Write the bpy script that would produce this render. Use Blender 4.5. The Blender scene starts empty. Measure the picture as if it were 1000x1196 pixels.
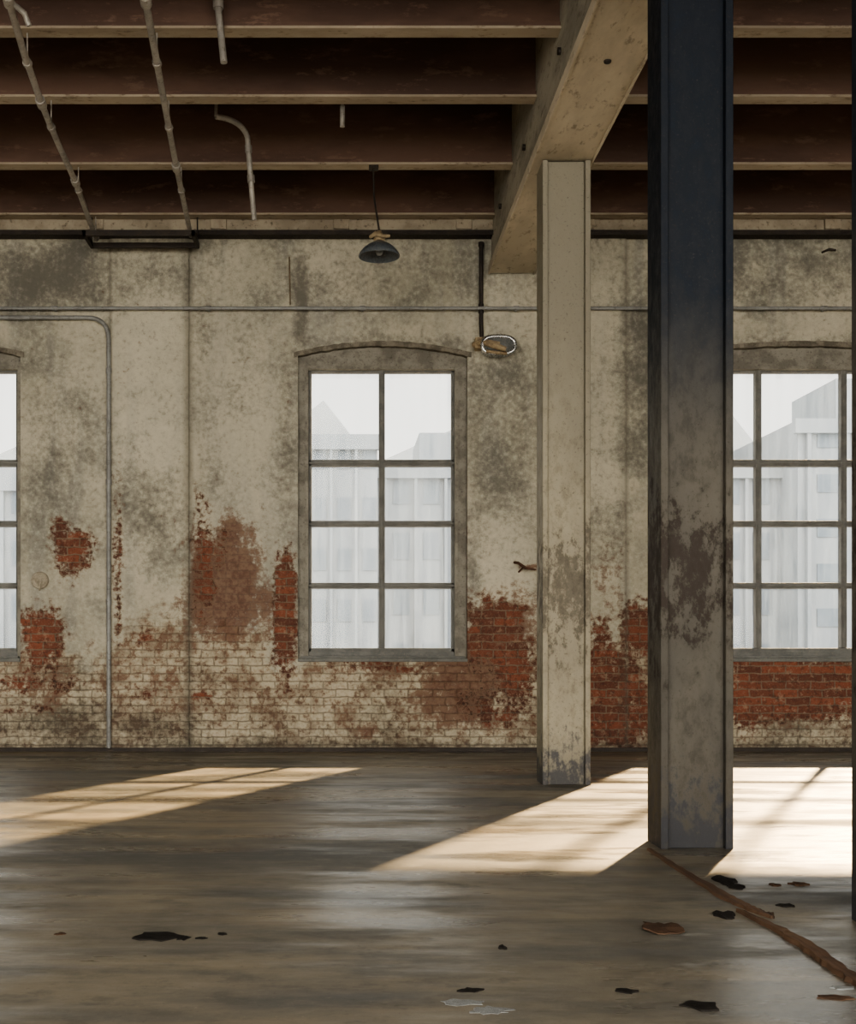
import bpy, bmesh, math, random
import numpy as np
from mathutils import Vector, Matrix
random.seed(7)
F=1400.0; EYE=0.96; VX=400.0; VY=750.0
DW=10.58; K=DW/F; H=5.19
def X(px,d=DW): return (px-VX)*d/F
def Z(py,d=DW): return EYE+(VY-py)*d/F
sc=bpy.context.scene
# ---------------------------------------------------------------- node helper
class NT:
    def __init__(s,name):
        s.m=bpy.data.materials.new(name); s.m.use_nodes=True
        s.t=s.m.node_tree; s.t.nodes.clear()
        s.out=s.t.nodes.new('ShaderNodeOutputMaterial')
        s.co=s.t.nodes.new('ShaderNodeTexCoord').outputs['Object']
        s.p=None
    def setin(s,sock,v):
        if v is None: return
        if isinstance(v,bpy.types.NodeSocket): s.t.links.new(v,sock)
        else:
            if isinstance(v,(tuple,list)) and sock.type=='RGBA' and len(v)==3: v=(*v,1)
            sock.default_value=v
    def map(s,scale=(1,1,1),loc=(0,0,0)):
        n=s.t.nodes.new('ShaderNodeMapping'); s.setin(n.inputs['Vector'],s.co)
        n.inputs['Scale'].default_value=scale; n.inputs['Location'].default_value=loc
        return n.outputs[0]
    def noise(s,scale,detail=6,rough=.6,st=(1,1,1),dist=0,loc=(0,0,0)):
        n=s.t.nodes.new('ShaderNodeTexNoise'); s.setin(n.inputs['Vector'],s.map(st,loc))
        n.inputs['Scale'].default_value=scale; n.inputs['Detail'].default_value=min(detail,5)
        n.inputs['Roughness'].default_value=rough; n.inputs['Distortion'].default_value=dist
        return n.outputs[0]
    def math(s,op,a,b=None,c=None,clamp=False):
        n=s.t.nodes.new('ShaderNodeMath'); n.operation=op; n.use_clamp=clamp
        s.setin(n.inputs[0],a); s.setin(n.inputs[1],b); s.setin(n.inputs[2],c)
        return n.outputs[0]
    def rng(s,v,a,b,c=0.,d=1.,smooth=True):
        n=s.t.nodes.new('ShaderNodeMapRange'); n.interpolation_type='SMOOTHSTEP' if smooth else 'LINEAR'
        s.setin(n.inputs[0],v)
        for i,x in enumerate((a,b,c,d)): n.inputs[i+1].default_value=x
        return n.outputs[0]
    def mix(s,f,a,b,mode='MIX'):
        n=s.t.nodes.new('ShaderNodeMix'); n.data_type='RGBA'; n.blend_type=mode
        s.setin(n.inputs[0],f); s.setin(n.inputs[6],a); s.setin(n.inputs[7],b)
        return n.outputs[2]
    def sep(s,v=None):
        n=s.t.nodes.new('ShaderNodeSeparateXYZ'); s.setin(n.inputs[0],v or s.co); return n.outputs
    def bump(s,h,strength=.4,dist=.02,normal=None):
        n=s.t.nodes.new('ShaderNodeBump'); s.setin(n.inputs['Height'],h)
        n.inputs['Strength'].default_value=strength; n.inputs['Distance'].default_value=dist
        if normal: s.setin(n.inputs['Normal'],normal)
        return n.outputs[0]
    def bsdf(s,col,rough=.8,metal=0.,normal=None,spec=.3):
        n=s.t.nodes.new('ShaderNodeBsdfPrincipled')
        s.setin(n.inputs['Base Color'],col); s.setin(n.inputs['Roughness'],rough)
        s.setin(n.inputs['Metallic'],metal); s.setin(n.inputs['Normal'],normal)
        n.inputs['Specular IOR Level'].default_value=spec
        s.t.links.new(n.outputs[0],s.out.inputs[0]); return s.m
# ---------------------------------------------------------------- mesh helper
class MB:
    def __init__(s): s.v=[]; s.f=[]; s.mi=[]; s.sm=[]
    def add(s,vs,fs,mi=0,sm=False):
        o=len(s.v); s.v+= [tuple(v) for v in vs]
        for f in fs: s.f.append([i+o for i in f]); s.mi.append(mi); s.sm.append(sm)
    def box(s,x0,x1,y0,y1,z0,z1,mi=0):
        s.add([(x0,y0,z0),(x1,y0,z0),(x1,y1,z0),(x0,y1,z0),(x0,y0,z1),(x1,y0,z1),(x1,y1,z1),(x0,y1,z1)],
          [(0,3,2,1),(4,5,6,7),(0,1,5,4),(1,2,6,5),(2,3,7,6),(3,0,4,7)],mi)
    def tube(s,pts,r,seg=12,mi=0,cap=True):
        pts=[Vector(p) for p in pts]; n=len(pts); rr=r if isinstance(r,(list,tuple)) else [r]*n
        t0=(pts[1]-pts[0]).normalized(); a=Vector((0,0,1)) if abs(t0.z)<.9 else Vector((1,0,0))
        u=t0.cross(a).normalized(); vs=[]
        for i,p in enumerate(pts):
            t=((pts[min(i+1,n-1)]-pts[max(i-1,0)])).normalized()
            u=(u-t*u.dot(t)).normalized(); w=t.cross(u)
            for k in range(seg):
                an=2*math.pi*k/seg; vs.append(p+(u*math.cos(an)+w*math.sin(an))*rr[i])
        fs=[(i*seg+k,i*seg+(k+1)%seg,(i+1)*seg+(k+1)%seg,(i+1)*seg+k) for i in range(n-1) for k in range(seg)]
        s.add(vs,fs,mi,True)
        if cap:
            s.add(vs[:seg],[tuple(range(seg))[::-1]],mi); s.add(vs[-seg:],[tuple(range(seg))],mi)
    def lathe(s,prof,c,seg=32,mi=0,axis='Z'):
        vs=[]
        for r,h in prof:
            for k in range(seg):
                an=2*math.pi*k/seg; a,b=r*math.cos(an),r*math.sin(an)
                vs.append((c[0]+a,c[1]+b,c[2]+h) if axis=='Z' else (c[0]+a,c[1]+h,c[2]+b))
        s.add(vs,[(i*seg+k,i*seg+(k+1)%seg,(i+1)*seg+(k+1)%seg,(i+1)*seg+k) for i in range(len(prof)-1) for k in range(seg)],mi,True)
    def done(s,name,mats,parent=None,bevel=0,fix=True):
        me=bpy.data.meshes.new(name); me.from_pydata(s.v,[],s.f)
        if not isinstance(mats,(list,tuple)): mats=[mats]
        for m in mats: me.materials.append(m)
        me.polygons.foreach_set('material_index',s.mi); me.polygons.foreach_set('use_smooth',s.sm)
        if fix:
            bm=bmesh.new(); bm.from_mesh(me); bmesh.ops.recalc_face_normals(bm,faces=bm.faces[:]); bm.to_mesh(me); bm.free()
        ob=bpy.data.objects.new(name,me); sc.collection.objects.link(ob)
        if parent: ob.parent=parent
        if bevel:
            b=ob.modifiers.new('bevel','BEVEL'); b.width=bevel; b.segments=2; b.limit_method='ANGLE'
        return ob
def empty(name,loc=(0,0,0)):
    e=bpy.data.objects.new(name,None); sc.collection.objects.link(e); e.empty_display_size=.2; return e
def arc(p0,p1,p2,n=8):
    p0,p1,p2=map(Vector,(p0,p1,p2))
    return [p0*(1-t)**2+p1*2*t*(1-t)+p2*t*t for t in [i/n for i in range(n+1)]]

# ================================================================ MATERIALS
def mat_wall():
    n=NT('distressed_plaster_brick')
    at=n.t.nodes.new('ShaderNodeAttribute'); at.attribute_name='wear'
    r=n.sep(at.outputs['Vector'])   # brick, whitewash, dirt
    at2=n.t.nodes.new('ShaderNodeAttribute'); at2.attribute_name='tone'
    r2=n.sep(at2.outputs['Vector'])  # pale, brown, seam
    xyz=n.sep()
    cb=n.t.nodes.new('ShaderNodeCombineXYZ'); n.setin(cb.inputs[0],n.math('ADD',xyz[0],xyz[1])); n.setin(cb.inputs[1],xyz[2])
    br=n.t.nodes.new('ShaderNodeTexBrick')
    wn=n.t.nodes.new('ShaderNodeTexNoise'); wn.inputs['Scale'].default_value=9; wn.inputs['Detail'].default_value=3; n.setin(wn.inputs['Vector'],n.co)
    sc_=n.t.nodes.new('ShaderNodeVectorMath'); sc_.operation='SCALE'; sc_.inputs['Scale'].default_value=.035; n.setin(sc_.inputs[0],wn.outputs['Color'])
    vm=n.t.nodes.new('ShaderNodeVectorMath'); vm.operation='ADD'
    n.setin(vm.inputs[0],cb.outputs[0]); n.setin(vm.inputs[1],sc_.outputs[0]); n.setin(br.inputs['Vector'],vm.outputs[0])
    br.inputs['Scale'].default_value=1; br.inputs['Brick Width'].default_value=.215; br.inputs['Row Height'].default_value=.070
    br.inputs['Mortar Size'].default_value=.008; br.inputs['Mortar Smooth'].default_value=.6; br.inputs['Bias'].default_value=-.1
    br.inputs['Color1'].default_value=(.25,.092,.058,1); br.inputs['Color2'].default_value=(.115,.053,.039,1); br.inputs['Mortar'].default_value=(.21,.16,.12,1)
    mort=br.outputs['Fac']
    nbig=n.noise(1.1,5,.6,loc=(3,0,1)); nmid=n.noise(4.5,8,.68); nfine=n.noise(22,8,.75); nspk=n.noise(80,4,.8)
    nstreak=n.noise(2.2,5,.55,st=(2.0,2.0,.28)); nsoft=n.noise(2.4,5,.55,loc=(11,0,4))
    pl=n.mix(n.rng(nbig,.35,.65),(.385,.37,.30),(.53,.505,.41))
    pl=n.mix(n.rng(nsoft,.46,.66,0,.8),pl,(.30,.295,.25))
    pl=n.mix(n.rng(nstreak,.47,.66,0,.6),pl,(.28,.28,.255))
    pl=n.mix(n.math('MULTIPLY',r2[0],.7,clamp=True),pl,(.62,.595,.485))
    pl=n.mix(n.rng(nfine,.50,.70,0,.4),pl,(.22,.20,.16))
    pl=n.mix(n.rng(nfine,.50,.36,0,.3),pl,(.64,.62,.52))
    dn=n.math('ADD',r[2],n.math('MULTIPLY',n.math('SUBTRACT',nfine,.5),1.5))
    dn=n.math('ADD',dn,n.math('MULTIPLY',n.math('SUBTRACT',nsoft,.5),1.4))
    dmask=n.rng(dn,.05,1.0,0,.85)
    pl=n.mix(dmask,pl,(.14,.135,.118))
    # whitewashed brick
    ww=n.mix(n.rng(nmid,.40,.62),(.52,.475,.37),(.29,.245,.185))
    ww=n.mix(n.rng(nfine,.42,.60,0,.5),ww,(.36,.295,.21))
    ww=n.mix(n.math('MULTIPLY',mort,n.rng(nmid,.35,.6,.6,.4)),ww,(.15,.12,.09))
    worn=n.rng(n.math('ADD',nfine,n.math('MULTIPLY',nmid,.6)),.80,.94,0,.75)
    ww=n.mix(worn,ww,(.16,.085,.058))
    ww=n.mix(n.rng(dn,.2,1.05,0,.82),ww,(.08,.07,.056))
    wsel=n.rng(n.math('ADD',r[1],n.math('MULTIPLY',n.math('SUBTRACT',nmid,.5),1.3)),.36,.64)
    col=n.mix(wsel,pl,ww)
    bn=n.math('ADD',r2[1],n.math('ADD',n.math('MULTIPLY',n.math('SUBTRACT',nmid,.5),1.0),n.math('MULTIPLY',n.math('SUBTRACT',nfine,.5),1.2)))
    bsel=n.rng(bn,.38,.72,0,.9)
    bc=n.mix(n.rng(nfine,.35,.65),(.13,.060,.043),(.24,.155,.11))
    bc=n.mix(n.math('MULTIPLY',mort,.3),bc,(.08,.055,.04))
    col=n.mix(bsel,col,bc)
    en=n.math('ADD',r[0],n.math('ADD',n.math('MULTIPLY',n.math('SUBTRACT',nmid,.5),1.1),n.math('MULTIPLY',n.math('SUBTRACT',nfine,.5),1.5)))
    rim=n.rng(en,.28,.46,0,.6)
    col=n.mix(rim,col,(.25,.17,.122))
    esel=n.rng(en,.40,.58)
    bk=n.mix(n.rng(nfine,.48,.66,0,.7),br.outputs['Color'],(.08,.042,.033))
    bk=n.mix(n.rng(n.noise(12,5,.7,loc=(8,1,2)),.54,.66,0,.6),bk,(.35,.26,.185))
    bk=n.mix(n.rng(nspk,.56,.7,0,.6),bk,(.42,.33,.25))
    bk=n.mix(n.rng(dn,.3,1.15,0,.7),bk,(.05,.038,.032))
    col=n.mix(esel,col,bk)
    col=n.mix(n.rng(nspk,.60,.72,0,.5),col,(.08,.072,.06))
    col=n.mix(n.math('MULTIPLY',r2[2],.55,clamp=True),col,(.12,.11,.09))
    brickish=n.math('MAXIMUM',wsel,esel)
    h=n.math('SUBTRACT',n.math('MULTIPLY',nfine,.6),n.math('MULTIPLY',n.math('MULTIPLY',mort,brickish),.7))
    h=n.math('SUBTRACT',h,n.math('MULTIPLY',esel,.6))
    h=n.math('SUBTRACT',h,n.math('MULTIPLY',bsel,.3))
    return n.bsdf(col,.88,0,n.bump(h,.65,.013),.2)
def mat_grimy(name,c1,c2,c3,sc1=3,rough=.8,metal=0,bs=.4,spk=.5,st=(1,1,1),spec=.3):
    n=NT(name); a=n.noise(sc1,6,.65,st); b=n.noise(sc1*7,8,.75,st); c=n.noise(sc1*25,4,.8)
    col=n.mix(n.rng(a,.4,.62),c1,c2); col=n.mix(n.rng(b,.54,.68,0,.8),col,c3)
    col=n.mix(n.rng(c,.62,.72,0,spk),col,tuple(x*.4 for x in c3))
    return n.bsdf(col,n.rng(b,.3,.7,rough-.12,min(1,rough+.1)),metal,n.bump(n.math('ADD',b,n.math('MULTIPLY',c,.4)),bs,.008) if bs else None,spec)
def mat_floor():
    n=NT('worn_concrete_floor')
    a=n.noise(.8,6,.6,st=(.55,1.3,1)); b=n.noise(1.3,7,.6,st=(.45,1.7,1),dist=.3,loc=(4,2,0)); c=n.noise(7,8,.7,st=(.8,1.3,1)); d=n.noise(45,5,.8)
    col=n.mix(n.rng(a,.36,.64),(.125,.121,.106),(.245,.215,.16))
    col=n.mix(n.rng(b,.44,.64,0,.8),col,(.092,.095,.093))
    col=n.mix(n.rng(n.noise(1.1,6,.6,st=(.4,2.0,1),loc=(7,3,0)),.52,.68,0,.6),col,(.30,.25,.17))
    col=n.mix(n.rng(c,.50,.72,0,.4),col,(.28,.255,.205))
    col=n.mix(n.rng(c,.50,.34,0,.45),col,(.070,.067,.062))
    col=n.mix(n.rng(n.noise(2.2,8,.7,loc=(9,1,0)),.58,.72,0,.7),col,(.05,.047,.043))
    col=n.mix(n.rng(d,.57,.72,0,.55),col,(.05,.045,.04))
    col=n.mix(n.rng(d,.43,.30,0,.3),col,(.34,.31,.26))
    col=n.mix(n.rng(n.noise(1.6,9,.75,st=(.6,1.5,1),loc=(1,7,0)),.61,.68,0,.5),col,(.34,.345,.335))
    rough=n.rng(n.noise(1.3,6,.65,st=(.5,1.9,1),loc=(2,5,0)),.40,.60,.27,.62)
    h=n.math('ADD',n.math('MULTIPLY',c,.6),n.math('MULTIPLY',d,.25))
    return n.bsdf(col,rough,0,n.bump(h,.35,.01),.45)
def mat_wood(name,c1,c2,c3,along='Y',plank=.14):
    n=NT(name); st={'Y':(14,.8,14),'X':(.8,14,14)}[along]
    g=n.noise(1,7,.65,st); b=n.noise(3,6,.7); xyz=n.sep(); ax=xyz[0] if along=='Y' else xyz[2]
    col=n.mix(n.rng(g,.38,.64),c1,c2); col=n.mix(n.rng(b,.52,.7,0,.7),col,c3)
    fr=n.math('FRACT',n.math('DIVIDE',n.math('ADD',ax,50),plank))
    gap=n.rng(n.math('ABSOLUTE',n.math('SUBTRACT',fr,.5)),.46,.5)
    col=n.mix(n.math('MULTIPLY',gap,.85),col,(.01,.007,.005))
    return n.bsdf(col,.8,0,n.bump(n.math('SUBTRACT',g,gap),.5,.01),.2)
def mat_column(name,top,mid,low,z0,z1,rust=.5,foot=(.045,.045,.055),blot=.45):
    n=NT(name); xyz=n.sep(); a=n.noise(2.4,7,.6,st=(1,1,.4)); b=n.noise(14,8,.75,st=(1,1,.6)); c=n.noise(70,5,.8)
    zz=n.math('ADD',xyz[2],n.math('MULTIPLY',n.math('SUBTRACT',a,.5),.9))
    col=n.mix(n.rng(a,.40,.66,0,.7),low,mid)
    col=n.mix(n.rng(b,.46,.66,0,blot),col,tuple(x*.55 for x in mid))
    col=n.mix(n.rng(zz,z0,z1),col,n.mix(n.rng(b,.5,.7,0,.4),top,tuple(x*2 for x in top) if top[0]<.1 else mid))
    rz=n.rng(n.math('ABSOLUTE',n.math('SUBTRACT',xyz[2],1.35)),0,.75,.26,0)
    rm=n.rng(n.math('ADD',n.math('ADD',b,n.math('MULTIPLY',n.math('SUBTRACT',a,.5),.6)),rz),.68,.80,0,rust)
    col=n.mix(rm,col,(.04,.032,.027))
    ft=n.rng(n.math('ADD',xyz[2],n.math('MULTIPLY',n.math('SUBTRACT',b,.5),1.6)),.02,.36,.9,0)
    col=n.mix(ft,col,foot)
    col=n.mix(n.rng(c,.58,.7,0,.4),col,tuple(x*1.2+.025 for x in mid))
    col=n.mix(n.rng(n.noise(55,4,.8,loc=(3,3,3)),.58,.7,0,.6),col,(.03,.025,.02))
    return n.bsdf(col,n.rng(b,.3,.7,.5,.8),.0,n.bump(n.math('SUBTRACT',n.math('MULTIPLY',b,.6),n.math('MULTIPLY',rm,.8)),.6,.007),.3)
M_wall=mat_wall(); M_floor=mat_floor()
M_col1=mat_column('cream_flaked_paint',(.24,.225,.18),(.25,.232,.185),(.35,.325,.25),1.6,3.4,.5,(.045,.048,.06),.45)
M_col2=mat_column('navy_top_flaked',(.010,.015,.025),(.058,.055,.049),(.105,.098,.082),1.45,2.7,.95,(.03,.033,.042),.35)  # navy near the top, blending to grey-brown further down
M_joist=mat_grimy('oxide_brown_steel',(.16,.10,.076),(.10,.063,.05),(.22,.145,.11),1.5,.75,0,.3,.4,(.35,1,1))
M_flange=mat_grimy('dusty_bounce_lit_flange',(.40,.345,.27),(.31,.26,.20),(.17,.125,.09),3,.7,0,.3,.5,(.4,1,1))  # dusty, and lightened: bounce light off the floor put into the colour
M_deck=mat_wood('old_roof_boards',(.20,.12,.07),(.28,.17,.10),(.09,.05,.03),'Y',.15)
M_conc=mat_grimy('beam_concrete',(.38,.36,.305),(.25,.24,.205),(.15,.135,.11),2.2,.85,0,.8,.6,(1,.5,1.4))
M_soff=mat_grimy('beam_soffit_paint',(.62,.565,.46),(.48,.435,.35),(.27,.23,.18),2,.8,0,.4,.5,(1,.4,1))
M_ring=mat_grimy('ring_beam_concrete',(.42,.37,.29),(.28,.24,.185),(.10,.08,.06),2.5,.85,0,.5,.5)
M_sur=mat_grimy('sooty_window_render',(.31,.30,.26),(.20,.19,.165),(.10,.09,.08),6,.9,0,.9,.6)
M_arch=mat_grimy('weathered_arch_brick',(.15,.135,.11),(.27,.25,.205),(.08,.07,.06),9,.9,0,.9,.6)
M_steel=mat_grimy('grey_window_steel',(.19,.195,.185),(.14,.145,.14),(.26,.24,.21),8,.6,0,.3,.4)
M_dark=mat_grimy('dark_iron',(.035,.03,.028),(.05,.042,.036),(.09,.06,.04),8,.55,.3,.3,.4)
M_pipe=mat_grimy('galvanised_pipe',(.38,.36,.33),(.27,.26,.24),(.15,.125,.10),6,.5,.2,.3,.4)
M_wpipe=mat_grimy('painted_conduit',(.30,.31,.31),(.23,.235,.235),(.12,.11,.095),6,.5,.1,.3,.4)
M_rust=mat_grimy('rusty_iron',(.20,.15,.10),(.30,.24,.17),(.08,.055,.04),18,.7,.2,.5,.5)
M_brass=mat_grimy('dusty_brass',(.42,.34,.22),(.26,.20,.13),(.10,.08,.05),18,.6,.2,.5,.5)
M_chrome=mat_grimy('tarnished_chrome',(.55,.57,.58),(.42,.44,.46),(.2,.2,.2),12,.25,.9,.1,.3)
M_splint=mat_wood('splintered_timber',(.085,.052,.036),(.15,.095,.062),(.035,.024,.018),'Y',.5)
M_black=mat_grimy('charred_scrap',(.014,.013,.012),(.02,.018,.017),(.03,.026,.022),15,.8,0,.4,.3,spec=.1)
M_brownscrap=mat_grimy('dry_bark_scrap',(.10,.062,.042),(.065,.042,.03),(.035,.026,.02),15,.85,0,.4,.3,spec=.1)
M_chalk=mat_grimy('pale_chalky_grey',(.26,.28,.29),(.20,.21,.22),(.12,.12,.12),15,.8,0,.4,.3)  # pale grey for the puddle-light scraps, also used on the bulb
M_side=mat_grimy('side_wall_plaster',(.40,.37,.29),(.30,.28,.22),(.2,.13,.09),1.2,.9,0,.5,.4)
def mat_glass():
    n=NT('dusty_window_glass'); t=n.t
    s1=n.noise(1,7,.7,st=(13,1,.6)); s2=n.noise(3,8,.75)
    f=n.rng(n.math('ADD',n.math('MULTIPLY',s1,.75),n.math('MULTIPLY',s2,.25)),.38,.62,.03,.26)
    tr=t.nodes.new('ShaderNodeBsdfTransparent'); tr.inputs[0].default_value=(.94,.96,.98,1)
    tl=t.nodes.new('ShaderNodeBsdfTranslucent'); tl.inputs[0].default_value=(.20,.28,.42,1)
    df=t.nodes.new('ShaderNodeBsdfGlossy'); df.inputs['Roughness'].default_value=.15
    m1=t.nodes.new('ShaderNodeMixShader'); n.setin(m1.inputs[0],f); t.links.new(tr.outputs[0],m1.inputs[1]); t.links.new(tl.outputs[0],m1.inputs[2])
    m2=t.nodes.new('ShaderNodeMixShader'); m2.inputs[0].default_value=.03; t.links.new(m1.outputs[0],m2.inputs[1]); t.links.new(df.outputs[0],m2.inputs[2])
    t.links.new(m2.outputs[0],n.out.inputs[0]); return n.m
M_glass=mat_glass()
M_ext=mat_grimy('haze_tinted_facade',(.165,.19,.215),(.20,.22,.24),(.14,.165,.19),.6,.95,0,0,.0,(1,1,.3))  # distance haze put into the facade colour as a pale blue tint
M_extd=mat_grimy('haze_tinted_recess',(.11,.137,.165),(.13,.155,.185),(.10,.125,.15),.6,.95,0,0,.0)  # same painted haze tint, darker, for the window rows
M_grnd=mat_grimy('yard_concrete',(.30,.30,.29),(.27,.27,.27),(.22,.22,.22),.5,.95,0,0,.0)

# ================================================================ WALL BACK
wins=[dict(x0=-174,x1=24,mull=[-75],fx0=-162,fx1=19),
      dict(x0=348,x1=546,mull=[446.5],fx0=360,fx1=532),
      dict(x0=782,x1=1102,mull=[890,990.5],fx0=794,fx1=1090)]  # unseen right-hand pane added so sun fills the floor patch
for w in wins: w.update(X0=X(w['x0']),X1=X(w['x1']),zs=Z(773),ze=Z(414),zc=Z(402))
def arch(w,x):
    t=(x-(w['X0']+w['X1'])/2)/((w['X1']-w['X0'])/2); return w['zc']-(w['zc']-w['ze'])*t*t
WX0,WX1=-7.0,8.0; TH=.34
pil=[(X(129),X(221)),(X(628),X(731))]; PT=.022
bps=set(np.round(np.arange(WX0,WX1+.001,.06),3).tolist())
for w in wins: bps|={w['X0'],w['X1']}
for p in pil: bps|=set(p)
bps=sorted(bps); bb=[bps[0]]
for b in bps[1:]:
    if b-bb[-1]>1e-4: bb.append(b)
wb=MB()
def yo(xm): return DW-PT if any(a<xm<b for a,b in pil) else DW
def quad(x0,x1,z00,z10,z01,z11,y,rev=False):
    wb.add([(x0,y,z00),(x1,y,z10),(x1,y,z11),(x0,y,z01)],[(3,2,1,0) if rev else (0,1,2,3)])
prev=None
for a,b in zip(bb[:-1],bb[1:]):
    xm=(a+b)/2; y=yo(xm); ww=None
    for w in wins:
        if w['X0']<xm<w['X1']: ww=w
    if ww: segs=[(0,0,ww['zs'],ww['zs']),(arch(ww,a),arch(ww,b),H,H)]
    else: segs=[(0,0,H,H)]
    for (a0,b0,a1,b1) in segs:
        nz=max(1,int((a1-a0)/.06))
        for i in range(nz):
            t0=i/nz; t1=(i+1)/nz
            quad(a,b,a0+(a1-a0)*t0,b0+(b1-b0)*t0,a0+(a1-a0)*t1,b0+(b1-b0)*t1,y)
        quad(a,b,a0,b0,a1,b1,DW+TH,True)
    if ww:
        za,zb=arch(ww,a),arch(ww,b)
        wb.add([(a,DW,za),(b,DW,zb),(b,DW+TH,zb),(a,DW+TH,za)],[(0,1,2,3)])
        wb.add([(a,DW,ww['zs']),(b,DW,ww['zs']),(b,DW+TH,ww['zs']),(a,DW+TH,ww['zs'])],[(3,2,1,0)])
    if prev is not None and abs(prev-y)>1e-4:
        for i in range(80):
            z0=H*i/80; z1=H*(i+1)/80
            wb.add([(a,prev,z0),(a,y,z0),(a,y,z1),(a,prev,z1)],[(0,1,2,3)])
    prev=y
for w in wins:
    for x,flip in ((w['X0'],0),(w['X1'],1)):
        z0,z1=w['zs'],w['ze']; f=(0,1,2,3) if not flip else (3,2,1,0)
        wb.add([(x,DW,z0),(x,DW+TH,z0),(x,DW+TH,z1),(x,DW,z1)],[f])
wall=wb.done('wall_back',M_wall,fix=False)
me=wall.data; nv=len(me.vertices); co=np.empty(nv*3); me.vertices.foreach_get('co',co); co=co.reshape(-1,3)
px=co[:,0]/K+VX; py=VY-(co[:,2]-EYE)/K
def blob(cx,cy,rx,ry,s=1.,p=2.):
    d=(np.abs((px-cx)/rx)**p+np.abs((py-cy)/ry)**p)**(1/p); return s*np.clip(1.35-.75*d,0,1)
def mx(lst):
    o=np.zeros(nv)
    for l in lst: o=np.maximum(o,blob(*l))
    return o
brick=mx([(86,645,20,26,.8),(70,620,10,16,.75),(98,660,10,10,.7),(50,745,22,36,.75),(38,725,34,8,.65),(20,800,26,12,.65),(75,800,30,12,.5),(137,650,3.5,74,.85,6),(333,720,12,66,.85,4),(324,680,6,24,.7),(330,770,18,16,.7),
  (580,725,36,26,.74),(600,780,28,55,.75),(560,745,24,34,.66),(580,825,44,24,.55),(235,812,14,5,.7),(170,745,14,7,.6),(170,810,16,6,.5),(238,660,14,62,.62),(258,640,12,30,.5),
  (712,820,30,56,.85,4),(745,735,16,26,.85,4),(700,800,18,60,.8,4),(745,830,20,40,.6),(925,803,80,32,.98,5),(870,820,20,34,.8),(985,800,20,28,.9),(1060,800,60,35,.8),
  (430,777,44,9,.5),(470,782,40,8,.5),(30,830,40,10,.45),(-120,800,60,60,.8),(-220,600,50,60,.7),(1250,760,80,60,.8)])
brown=mx([(262,685,42,62,.95,3),(300,700,32,45,.7),(268,630,14,32,.9),(234,680,14,60,.9,4),(560,775,75,48,.9),(535,815,60,40,.8),(190,790,45,30,.45),(590,735,50,45,.85),
  (90,650,24,28,.5),(712,690,25,60,.5),(700,770,40,80,.55),(870,790,30,40,.6),(60,800,60,30,.55),(450,780,80,14,.6),(620,663,16,5,.75),(335,720,20,80,.5),(925,820,90,40,.6),(430,855,14,10,.8)])
lowline=748+18*np.sin(px*.021)+12*np.sin(px*.057+1)
white=np.clip((py-lowline)/110+.5,0,1)
dirt_and_dark=mx([(50,320,80,36,.85,4),(380,330,60,22,.45),(540,320,14,34,.55,4),(170,325,40,30,.4),(590,500,38,110,.5,3),(180,600,35,55,.55),(60,540,50,90,.42),(160,590,30,60,.5),(335,500,14,90,.45),
  (352,352,6,52,1,8),(30,845,120,26,.8,4),(90,790,40,22,.6),(180,850,60,22,.7),(570,815,60,44,.7),(440,836,40,14,.55),(900,330,120,30,.5,4),(760,430,30,90,.6,4),(700,620,30,60,.45),
  (925,850,80,16,.65),(480,854,140,12,.6),(235,380,12,30,.55),(447,402,104,11,.5,4),(925,402,110,11,.5,4),(700,860,60,20,.5),(558,600,12,160,.4,4),(85,560,6,90,.45,4),(300,470,40,20,.35),(250,530,12,40,.4)])
dirt_and_dark=np.maximum(dirt_and_dark,np.clip((py-848)/26,0,.8)); dirt_and_dark=np.maximum(dirt_and_dark,.5*np.clip((300-py)/20,0,1)); dirt_and_dark=np.maximum(dirt_and_dark,.28*np.clip((362-py)/6,0,1)); dirt_and_dark=np.maximum(dirt_and_dark,.24*np.clip((py-740)/60,0,1))  # grime at the foot; also darker below the sills and toward the top
pale=mx([(180,450,45,110,.9,4),(280,480,45,130,.8),(450,385,90,12,.35),(600,640,25,60,.7),(300,560,35,60,.7),(480,812,120,22,.55),(705,480,22,160,.7,4),(270,330,40,30,.5),(100,450,25,60,.5),(420,830,80,30,.6)])
seam=np.zeros(nv)
for s in (129,221,731): seam=np.maximum(seam,np.clip(1.3-np.abs(px-s)/3,0,1))
for name,ch in (('wear',(brick,white,dirt_and_dark)),('tone',(pale,brown,seam))):
    at=me.attributes.new(name,'FLOAT_VECTOR','POINT'); at.data.foreach_set('vector',np.stack(ch,1).astype(np.float32).ravel())

YR=-4.0  # roof and side walls stop here, rear left open for fill light
b=MB(); b.box(WX0-.3,WX0,YR,DW+TH,0,H); b.done('wall_left',M_side)
b=MB(); b.box(WX1,WX1+.3,YR,DW+TH,0,H); b.done('wall_right',M_side)
b=MB(); b.box(WX0-.3,WX1+.3,-12,DW+TH,-.2,0); b.done('floor',M_floor)
b=MB(); b.box(WX0-.3,WX1+.3,YR,DW+TH,H,H+.12); b.done('ceiling',M_deck)
b=MB(); b.box(WX0,WX1,DW-.06,DW+.0,0,.02); b.box(WX0,WX1,DW-.045,DW+.0,.02,.03); b.done('wall_foot_shadow_strip',M_dark)  # added dark strip standing in for the shadow line at the wall foot
b=MB(); b.box(WX0,WX1,DW-.13,DW+.0,Z(276),Z(276)+.62)
for i in range(14):
    x=WX0+.5+i*1.07; b.box(x,x+.14,DW-.15,DW-.1,Z(274),Z(262))
b.done('trim_1',M_ring,bevel=.008)
b=MB(); b.box(WX0,WX1,DW-.17,DW-.0,Z(279.5),Z(276)); b.box(WX0,WX1,DW-.17,DW-.16,Z(281.5),Z(279.5)); 
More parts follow.
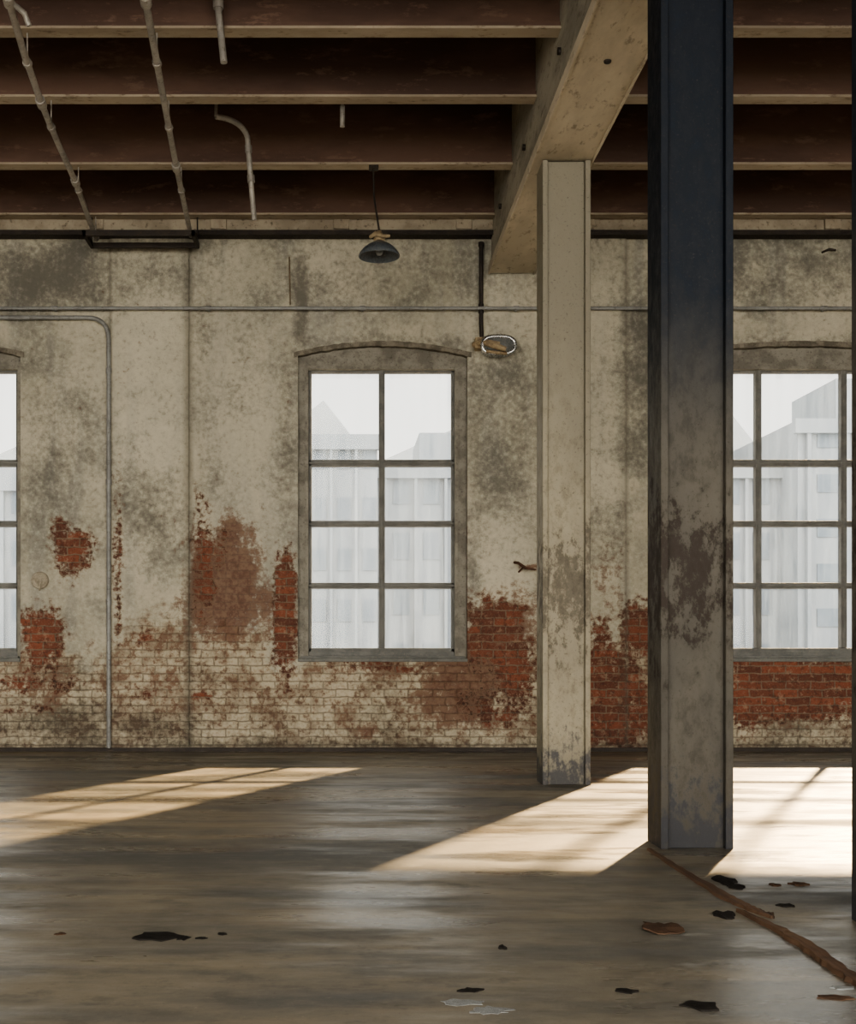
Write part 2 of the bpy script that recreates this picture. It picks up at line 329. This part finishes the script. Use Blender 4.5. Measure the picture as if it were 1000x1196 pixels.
b.done('trim_2',M_dark,bevel=.003)

# ================================================================ WINDOWS
for wi,w in enumerate(wins):
    e=empty('window_%d'%(wi+1))
    fx0,fx1=X(w['fx0']),X(w['fx1']); X0,X1,zs=w['X0'],w['X1'],w['zs']
    ztop=Z(430); y0=DW+.06; y1=DW+.24
    s=MB(); s.box(X0,fx0,y0,y1,zs,ztop); s.box(fx1,X1,y0,y1,zs,ztop)
    n=24
    for i in range(n):
        a=X0+(X1-X0)*i/n; c=X0+(X1-X0)*(i+1)/n; za,zc=arch(w,a),arch(w,c)
        s.add([(a,y0,ztop),(c,y0,ztop),(c,y0,zc),(a,y0,za),(a,y1,ztop),(c,y1,ztop),(c,y1,zc),(a,y1,za)],
              [(0,1,2,3),(7,6,5,4),(0,4,5,1)])
    s.box(fx0-.03,fx0,y0-.02,y0,zs,ztop+.03); s.box(fx1,fx1+.03,y0-.02,y0,zs,ztop+.03); s.box(fx0,fx1,y0-.02,y0,ztop,ztop+.03)
    s.done('surround',M_sur,e,fix=False)
    s=MB(); n=40; rs=random.Random(wi)
    pr=[]
    for i in range(n+1):
        x=X0-.035+(X1-X0+.07)*i/n; t=(x-(X0+X1)/2)/((X1-X0)/2); zz=w['zc']-(w['zc']-w['ze'])*t*t
        j=.008*rs.random(); pr.append((x,zz-.012-.01*rs.random(),zz+.022+j))
    for (xa,za,zb),(xc,zc_,zd) in zip(pr[:-1],pr[1:]):
        ya=DW-.008
        s.add([(xa,ya,za),(xc,ya,zc_),(xc,ya,zd),(xa,ya,zb),(xa,DW+.06,za),(xc,DW+.06,zc_),(xc,DW+.0,zd),(xa,DW+.0,zb)],[(0,1,2,3),(0,4,5,1),(3,2,6,7)])
    s.done('arch_ring',M_arch,e,fix=False)
    s=MB(); s.box(X0-.0,X1+.0,DW-.02,y1,zs-.0,zs+.03); s.box(X0+.02,X1-.02,DW-.0,y1,zs+.03,zs+.05)
    s.done('sill',M_steel,e,bevel=.006)
    s=MB(); ya,yb=DW+.09,DW+.15; zb=Z(757)
    t=.028
    s.box(fx0,fx0+t,ya,yb,zs+.05,ztop); s.box(fx1-t,fx1,ya,yb,zs+.05,ztop)
    s.box(fx0,fx1,ya,yb,ztop-.02,ztop+.01); s.box(fx0,fx1,ya,yb,zs+.05,zb)
    s.box(fx0,fx1,ya-.02,yb,zs+.05,zs+.09)
    for m in w['mull']: s.box(X(m)-.027,X(m)+.027,ya-.01,yb,zb,ztop); s.box(X(m)-.012,X(m)+.012,ya-.02,ya,zb,ztop)
    for (p,q) in ((535,543),(607,614),(680,687)):
        s.box(fx0,fx1,ya,yb,Z(q),Z(p)); s.box(fx0,fx1,ya-.012,ya,(Z(q)+Z(p))/2-.01,(Z(q)+Z(p))/2+.01)
    s.done('sash_frame',M_steel,e,bevel=.004)
    s=MB(); yg=DW+.125; s.add([(fx0,yg,zs+.05),(fx1,yg,zs+.05),(fx1,yg,ztop),(fx0,yg,ztop)],[(0,1,2,3)])
    s.done('glass',M_glass,e,fix=False)

# ================================================================ CEILING STEEL
ZB=EYE+3.68
BX0,BX1=1.312,1.668; ZS=EYE+3.25
jd=[1.28,1.145,1.003,.891,.76,.625,.49,.355,.22,.085,-.05,-.185,-.32]
for d in jd:
    y=d*8.05
    for (a,c) in ((WX0,BX0),(BX1,WX1)):
        s=MB(); s.box(a,c,y-.008+.07,y+.008+.07,ZB+.014,H-.0,0)
        s.box(a,c,y+.012,y+.125,ZB,ZB+.016,1)
        s.box(a,c,y+.035,y+.062,ZB+.016,ZB+.05,0)
        s.box(a,c,y+.02,y+.12,H-.02,H,0)
        s.done('ceiling_joist',[M_joist,M_flange],bevel=0)
s=MB(); ye=DW-PT; ys=YR
s.box(BX0,BX1,ys,ye,ZS+.02,H,0)
s.box(BX0-.02,BX1+.02,ys,ye,ZS,ZS+.022,1)
s.box(BX0-.028,BX0-.012,ys,ye,ZS-.012,ZS+.06,1); s.box(BX1+.012,BX1+.028,ys,ye,ZS-.012,ZS+.06,1)
y=ys+.95
while y<ye:
    if not (8.0<y<8.35) and not (5.4<y<6):
        s.lathe([(0,-.014),(.018,-.014),(.022,-.008),(.022,0)],(BX0+.17,y,ZS),10,2)
    y+=1.95
for (yy,zz) in ((9.9,ZS+.35),(8.6,ZS+.3),(7.2,ZS+.3)):
    s.tube([(BX0,yy,zz),(BX0-.02,yy,zz)],.022,12,2)
s.done('support_beam',[M_conc,M_soff,M_dark],bevel=.005)

# ================================================================ COLUMNS
def column(x0,x1,d,D,mat,ztop,plate=None):
    s=MB(); t=.036
    s.box(x0,x0+t,d,d+D,.0,ztop); s.box(x1-t,x1,d,d+D,0,ztop)
    s.box(x0+t,x1-t,d+.03,d+.05,0,ztop); s.box(x0+t,x1-t,d+D-.05,d+D-.022,0,ztop)
    if plate: s.box(plate[0],plate[1],d-.03,d+D+.03,ztop-.03,ztop)
    return s.done('steel_column',mat,bevel=.004)
column(1.345,1.668,8.048,.245,M_col1,ZS-.012)
column(1.476,1.813,5.554,.245,M_col2,ZS-.012,(1.33,1.84))
column(1.760,2.095,3.90,.245,M_col2,ZB)

# ================================================================ PIPES
def on(pxx,pyy,d): return Vector((X(pxx,d),d,Z(pyy,d)))
s=MB(); yc=DW-.065
s.tube([(WX0+.02,yc,Z(360,yc)),(WX1-.02,yc,Z(360,yc))],.0155,12,0)
x=WX0+.4
while x<WX1:
    s.tube([(x,yc,Z(360,yc)),(x+.05,yc,Z(360,yc))],.021,12,0); s.box(x+.015,x+.035,yc,DW-.023,Z(360,yc)-.02,Z(360,yc)+.02); x+=1.35
s.done('wall_conduit',M_wpipe)
s=MB(); yp=DW-.05
pts=[(WX0+.02,yp,Z(371,yp)),on(100,371,yp)]+arc(on(102,371,yp),on(127,371,yp),on(127,398,yp))+[on(127,600,yp),(X(127,yp),yp,0.03)]
s.tube(pts,.019,14,0)
for py_ in (430,560,700,830): s.tube([on(127,py_,yp),on(127,py_+6,yp)],.025,14,0)
s.done('drain_pipe',M_wpipe)
s=MB(); s.tube([on(338,300,DW-.02),on(339,356,DW-.02)],.006,8); s.done('electrical_cable',M_rust)
s=MB(); y=DW-.05
s.tube([on(562,283,y),on(562,380,y)]+[on(562.5,388,y),on(563,398,y)],.019,12)
s.tube([on(562,283,y),on(562,288,y)],.025,12); s.tube([on(562,355,y),on(562,366,y)],.024,12)
s.done('lamp_riser_pipe',M_dark)
e=empty('wall_lamp')
s=MB(); cx,cz=X(580),Z(408); hw,hh=.118,.076
def stad(k,n,sc_=1):
    a=2*math.pi*k/n; c,sn=math.cos(a),math.sin(a)
    return Vector((cx+math.copysign(abs(c)**.75,c)*hw*sc_*1.2,0,cz+math.copysign(abs(sn)**.8,sn)*hh*sc_))
N=40
ring=[stad(k,N)+Vector((0,DW-.15,0)) for k in range(N+1)]
s.tube(ring,.019,10,0,False)
vs=[];
for sc_,yy in ((1,DW),(1.0,DW-.06),(.96,DW-.13),(.9,DW-.15)):
    for k in range(N): p=stad(k,N,sc_); vs.append((p.x,yy,p.z))
s.add(vs,[(i*N+k,i*N+(k+1)%N,(i+1)*N+(k+1)%N,(i+1)*N+k) for i in range(3) for k in range(N)],0,True)
s.done('housing',M_chrome,e)
s=MB(); vs=[]
for sc_,yy in ((.9,DW-.145),(.75,DW-.165),(.5,DW-.175),(.2,DW-.18)):
    for k in range(N): p=stad(k,N,sc_); vs.append((p.x,yy,p.z))
s.add(vs,[(i*N+k,i*N+(k+1)%N,(i+1)*N+(k+1)%N,(i+1)*N+k) for i in range(3) for k in range(N)]+[tuple(range(3*N,4*N))],0,True)
s.done('lens',mat_grimy('clouded_lens',(.16,.17,.17),(.11,.12,.12),(.12,.11,.1),14,.3,0,.2,.2,spec=.6),e)
s=MB(); s.tube([on(554,403,DW-.05),on(562,399,DW-.13),on(576,403,DW-.2),on(591,408,DW-.2)],[.028,.024,.03,.022],12); s.tube([on(558,396,DW-.05),on(573,399,DW-.19),on(584,401,DW-.19)],.014,8)
s.box(X(554),X(565),DW-.1,DW,Z(410),Z(397)); s.tube([on(568,410,DW-.19),on(592,413,DW-.19)],.014,8)
s.done('bracket',M_brass,e)

def rel(pxx,pyy,zr):
    d=F*zr/(VY-pyy); return Vector((X(pxx,d),d,EYE+zr))
def hanger(s,p,r):
    s.tube([p+Vector((0,0,r)),Vector((p.x,p.y,ZB))],.005,6,0); s.tube([p-Vector((0,.015,0)),p+Vector((0,.015,0))],r*1.35,14,0)
def slung(a,idx,extra=False):
    s=MB(); s.tube(a,.021,14)
    for i in idx:
        t=(a[i+1]-a[i-1]).normalized()*.045; s.tube([a[i]-t,a[i]+t],.032,14)
    for yj in (1.28,1.145,1.003,.891):
        yy=yj*8.05+.07
        for p,q in zip(a[:-1],a[1:]):
            if min(p.y,q.y)<=yy<=max(p.y,q.y):
                t=(yy-p.y)/(q.y-p.y); hanger(s,p.lerp(q,t),.021)
    if extra: s.tube([a[1]+Vector((.0,0,0)),a[1]+Vector((.06,.1,-.02)),a[1]+Vector((.08,.12,-.08))],.016,10)
    s.done('ceiling_pipe',[M_pipe])
zr=3.50
slung([rel(-30,-170,zr),rel(10,0,zr),rel(28,62,zr),rel(48,120,zr),rel(68,168,zr),rel(88,212,zr),rel(112,278,zr)],(1,3,5),True)
slung([rel(150,-110,zr),rel(170,0,zr),rel(190,110,zr),rel(206,195,zr),rel(223,275,zr)],(1,3))
s=MB(); zr2=3.42; z=EYE+zr2
xa,xb=X(104,10.35),X(232,10.35); ya,yb=10.08,10.42
s.box(xa,xb,ya,ya+.03,z,z+.045); s.box(xa,xb,yb-.03,yb,z,z+.045); s.box(xa,xa+.03,ya,yb,z,z+.045); s.box(xb-.03,xb,ya,yb,z,z+.045)
for xx in (xa+.015,xb-.015): s.tube([(xx,10.39,z+.04),(xx,10.39,ZB)],.007,8)
s.done('pipe_trapeze_bracket',M_dark,bevel=.003)
s=MB(); yj=.891*8.05-.03; xx=X(255,yj)
s.tube([(xx,yj,H),(xx,yj,Z(10,yj)),(X(262,yj),yj-.02,Z(75,yj))],.021,14); s.tube([(xx,yj,Z(10,yj)),(xx,yj,Z(0,yj))],.032,14)
s.done('drop_pipe',M_pipe)
s=MB()
s.tube(arc(on(252,136,8.6),on(283,140,8.7),on(289,160,8.8))+[on(291,185,8.8),on(293,210,8.85),on(297,257,8.9)],.020,14)
s.tube([on(252,136,8.6),on(252.5,125,8.6),(X(252.5,8.6),8.6,H)],.012,10)
s.tube([on(293,205,8.85),on(293.6,213,8.85)],.028,14); s.tube([on(290,170,8.8),on(290.5,178,8.8)],.026,14)
s.done('bent_drop_pipe',M_pipe)
s=MB(); xx=X(400,8.28); s.tube([(xx,8.28,H),(xx,8.28,Z(126,8.28))],.010,10); s.tube([(xx,8.28,Z(124,8.28)),(xx,8.28,Z(148,8.28))],.018,10); s.done('pipe_stub',M_pipe)

e=empty('pendant_lamp'); d=9.28; lx=X(443,d)
s=MB(); s.tube([(X(436,d),d,ZB),(X(437,d),d,Z(230,d)),(lx,d,Z(270,d))],.008,8); s.box(X(431,d),X(442,d),d-.04,d+.04,ZB-.02,ZB); s.done('cord',M_dark,e)
s=MB(); c=(lx,d,Z(300,d))
s.lathe([(.158,0),(.160,.008),(.150,.03),(.125,.062),(.09,.09),(.055,.108),(.04,.112),(.036,.12),(.05,.108),(.09,.082),(.12,.056),(.145,.026),(.152,.004),(.158,0)],c,40)
s.done('shade',mat_grimy('slate_enamel',(.10,.12,.14),(.07,.085,.10),(.20,.20,.19),10,.35,0,.2,.3,spec=.5),e)
s=MB(); s.lathe([(0,.20),(.018,.20),(.026,.175),(.026,.155),(.042,.148),(.046,.135),(.034,.115),(.034,.1)],c,20)
s.tube([(lx-.075,d-.02,c[2]+.145),(lx-.03,d-.04,c[2]+.165),(lx+.03,d-.04,c[2]+.145),(lx+.08,d-.02,c[2]+.155)],[.012,.022,.018,.011],10); s.done('socket',M_brass,e)
s=MB(); s.lathe([(0,.01),(.02,.015),(.03,.035),(.025,.065),(.016,.1)],c,20); s.done('bulb',M_chalk,e)

s=MB(); s.lathe([(0,-.035),(.03,-.035),(.036,-.02),(.055,-.02),(.062,-.035),(.075,-.03),(.078,0)],(X(47),DW,Z(678)),24,0,'Y')
s.tube([(X(47),DW-.03,Z(690)),(X(47)+.01,DW-.05,Z(682)),(X(47)+.02,DW-.05,Z(676))],.008,8); s.done('wall_vent_cap',mat_grimy('limed_iron',(.40,.37,.30),(.30,.27,.21),(.12,.09,.07),18,.8))
s=MB(); s.tube([(X(601),DW,Z(657)),(X(604),DW-.07,Z(658)),(X(612),DW-.09,Z(664)),(X(624),DW-.08,Z(666))],[.012,.012,.013,.008],8); s.tube([(X(606),DW,Z(668)),(X(610),DW-.08,Z(663))],.008,8); s.done('iron_wall_hook',mat_grimy('rusted_hook',(.12,.06,.04),(.08,.045,.03),(.05,.03,.02),18,.8))
s=MB(); s.tube([(X(960),DW-.0,Z(295)),(X(966),DW-.05,Z(293)),(X(974),DW-.04,Z(294))],.010,8); s.done('cable_cleat',M_dark)

# ================================================================ FLOOR DEBRIS
def scrap(name,cx,cy,w,h,mat,th=.012,n=14,curl=.0,seed=0):
    rs=random.Random(seed); d=F*EYE/(cy-VY); W=w*d/F/2; D=h*d*d/(F*EYE)/2
    c=Vector((X(cx,d),d,0)); top=[];bot=[]
    for k in range(n):
        a=2*math.pi*k/n; r=.6+.5*rs.random()
        x=W*r*math.cos(a); y=D*r*math.sin(a)
        zz=curl*abs(math.cos(a))**2
        top.append((c.x+x,c.y+y,zz+th*(.3+.7*rs.random()))); bot.append((c.x+x*1.03,c.y+y*1.03,max(0.0,zz)))
    s=MB(); m=(c.x,c.y,th*1.2)
    vs=top+bot+[m,(c.x,c.y,0)]
    fs=[(k,(k+1)%n,2*n) for k in range(n)]+[(n+k,n+(k+1)%n,(k+1)%n,k) for k in range(n)]+[((n+(k+1)%n),n+k,2*n+1) for k in range(n)]
    s.add(vs,fs); return s.done(name,mat)
L=[(185,1094,60,11,M_black,.005),(214,1096,20,5,M_black,.004),(235,1096,14,3,M_black,.003),(260,1091,12,3,M_black,.004),(587,1107,12,5,M_black,.006),
 (846,1070,28,8,M_black,.012),(846,1029,26,11,M_black,.012),(860,1036,26,6,M_black,.010),(905,1034,18,4,M_brownscrap,.006),(933,1033,26,5,M_brownscrap,.007),(918,1058,22,4,M_black,.006),
 (550,1157,34,6,M_black,.004),(731,1158,36,6,M_black,.005),(818,1175,48,13,M_black,.006),(900,1068,12,4,M_brownscrap,.006),(70,1091,14,3,M_brownscrap,.003)]
for i,(cx,cy,w,h,m,th) in enumerate(L): scrap('floor_debris',cx,cy,w,h,m,th,seed=i)
scrap('bark_strip',773,1085,50,16,M_brownscrap,.005,18,.010,seed=50)
scrap('pale_floor_scrap',540,1171,54,9,M_chalk,.0015,20,seed=61); scrap('pale_floor_scrap',572,1180,56,10,M_chalk,.0015,20,seed=62); scrap('pale_floor_scrap',985,1154,30,5,M_chalk,.003,seed=63)  # wide pair: a puddle's light smear put into pale flat scraps
scrap('floor_debris',975,1166,50,7,M_brownscrap,.004,seed=64)
def strip(name,pts,ws,th,mat,seed):
    rs=random.Random(seed); s=MB(); vs=[]; n=len(pts)*7
    P=[]
    for i in range(n):
        t=i/(n-1)*(len(pts)-1); k=min(int(t),len(pts)-2); f=t-k
        d0=pts[k]; d1=pts[k+1]; u=d0[0]*(1-f)+d1[0]*f; v=d0[1]*(1-f)+d1[1]*f; w=(ws[k]*(1-f)+ws[k+1]*f)
        d=F*EYE/(v-VY); P.append((X(u,d),d,w))
    for (x,y,w) in P:
        a=w*(.8+.4*rs.random()); c=w*(.8+.4*rs.random()); h=th*(.8+.3*rs.random())
        vs+=[(x-a/2,y,0.0),(x-a/2*.85,y,h),(x+c/2*.85,y,h*.85),(x+c/2,y,0.0)]
    fs=[(i*4+k,i*4+(k+1)%4,(i+1)*4+(k+1)%4,(i+1)*4+k) for i in range(n-1) for k in range(4)]+[(0,1,2,3),tuple(len(vs)-1-i for i in range(4))]
    s.add(vs,fs); return s.done(name,mat)
strip('timber_batten',[(758,993),(800,1020),(850,1050),(880,1064),(903,1073)],[.02,.035,.055,.045,.015],.012,M_splint,1)
strip('timber_batten',[(862,1065),(915,1090),(950,1112),(985,1138),(1030,1166)],[.012,.045,.055,.05,.05],.016,M_splint,2)

# ================================================================ OUTSIDE
b=MB(); b.box(-60,80,DW+TH,90,-.5,-.05); b.done('yard_ground',M_grnd)
def building(name,x0,x1,y,h,step,seed,floors=5):
    rs=random.Random(seed); s=MB(); s.box(x0,x1,y,y+6,-.3,h,0); s.box(x0-.1,x1+.1,y-.15,y,h-.3,h,0)
    x=x0+.4; fh=h/floors
    while x<x1-step*.6:
        for f in range(floors): s.box(x,x+step*.55,y-.02,y+.0,f*fh+.35,f*fh+fh*.78,1)
        s.box(x-step*.3,x-step*.2,y-.12,y,0,h,0); x+=step
    x=x0+1
    while x<x1-2:
        w=.6+2*rs.random(); s.box(x,x+w,y+.5,y+3,h,h+.3+rs.random()*.9,0); x+=w+1+2*rs.random()
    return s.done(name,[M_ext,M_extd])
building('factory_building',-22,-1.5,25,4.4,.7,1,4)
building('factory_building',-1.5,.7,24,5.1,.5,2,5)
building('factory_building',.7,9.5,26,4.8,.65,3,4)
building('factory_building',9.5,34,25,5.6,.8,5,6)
s=MB()
for i in range(12):
    x=-20+i*4.2; y=38
    s.add([(x,y,0),(x+4.2,y,0),(x+4.2,y,6.6),(x+2.6,y,8.2+.5*math.sin(i*2.1)),(x,y,6.6),(x,y+5,0),(x+4.2,y+5,0),(x+4.2,y+5,6.6),(x+2.6,y+5,8.2),(x,y+5,6.6)],[(0,1,2,3,4),(3,2,7,8),(4,3,8,9),(5,6,7,8,9)])
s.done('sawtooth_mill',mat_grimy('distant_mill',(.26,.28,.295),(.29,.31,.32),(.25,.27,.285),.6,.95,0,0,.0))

# ================================================================ LIGHT
sd=bpy.data.lights.new('sun','SUN'); sd.energy=24; sd.color=(1,.68,.35); sd.angle=math.radians(1.6)
so=bpy.data.objects.new('sun',sd); sc.collection.objects.link(so)
az=math.radians(27); v=Vector((-math.sin(az),-math.cos(az),-.525)); so.rotation_euler=v.to_track_quat('-Z','Y').to_euler(); so.location=(8,30,20)
w=bpy.data.worlds.new('hazy_sky_rear_fill'); sc.world=w; w.use_nodes=True; t=w.node_tree; t.nodes.clear()
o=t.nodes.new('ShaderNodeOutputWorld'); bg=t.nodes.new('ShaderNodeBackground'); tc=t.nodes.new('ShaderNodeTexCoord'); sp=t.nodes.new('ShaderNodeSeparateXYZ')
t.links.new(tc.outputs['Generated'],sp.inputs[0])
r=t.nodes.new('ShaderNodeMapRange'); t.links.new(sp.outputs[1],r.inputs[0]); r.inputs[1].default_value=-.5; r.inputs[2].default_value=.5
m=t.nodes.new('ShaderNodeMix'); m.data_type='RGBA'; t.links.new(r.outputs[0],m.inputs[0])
m.inputs[6].default_value=(7.6,7.0,6.1,1); m.inputs[7].default_value=(2.15,2.07,1.88,1)  # brighter, warmer sky behind the camera, added as fill for the back wall
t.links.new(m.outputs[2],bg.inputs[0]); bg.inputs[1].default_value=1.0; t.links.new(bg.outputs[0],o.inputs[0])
# ================================================================ CAMERA
cd=bpy.data.cameras.new('camera'); cam=bpy.data.objects.new('camera',cd); sc.collection.objects.link(cam); sc.camera=cam
cam.location=(0,0,EYE); cam.rotation_euler=(math.pi/2,0,0); cd.sensor_width=36; cd.lens=F/1196*36
cd.shift_x=100/1196; cd.shift_y=152/1196; cd.clip_start=.05; cd.clip_end=500
sc.view_settings.view_transform='AgX'; sc.view_settings.look='AgX - Medium High Contrast'; sc.view_settings.exposure=0.05
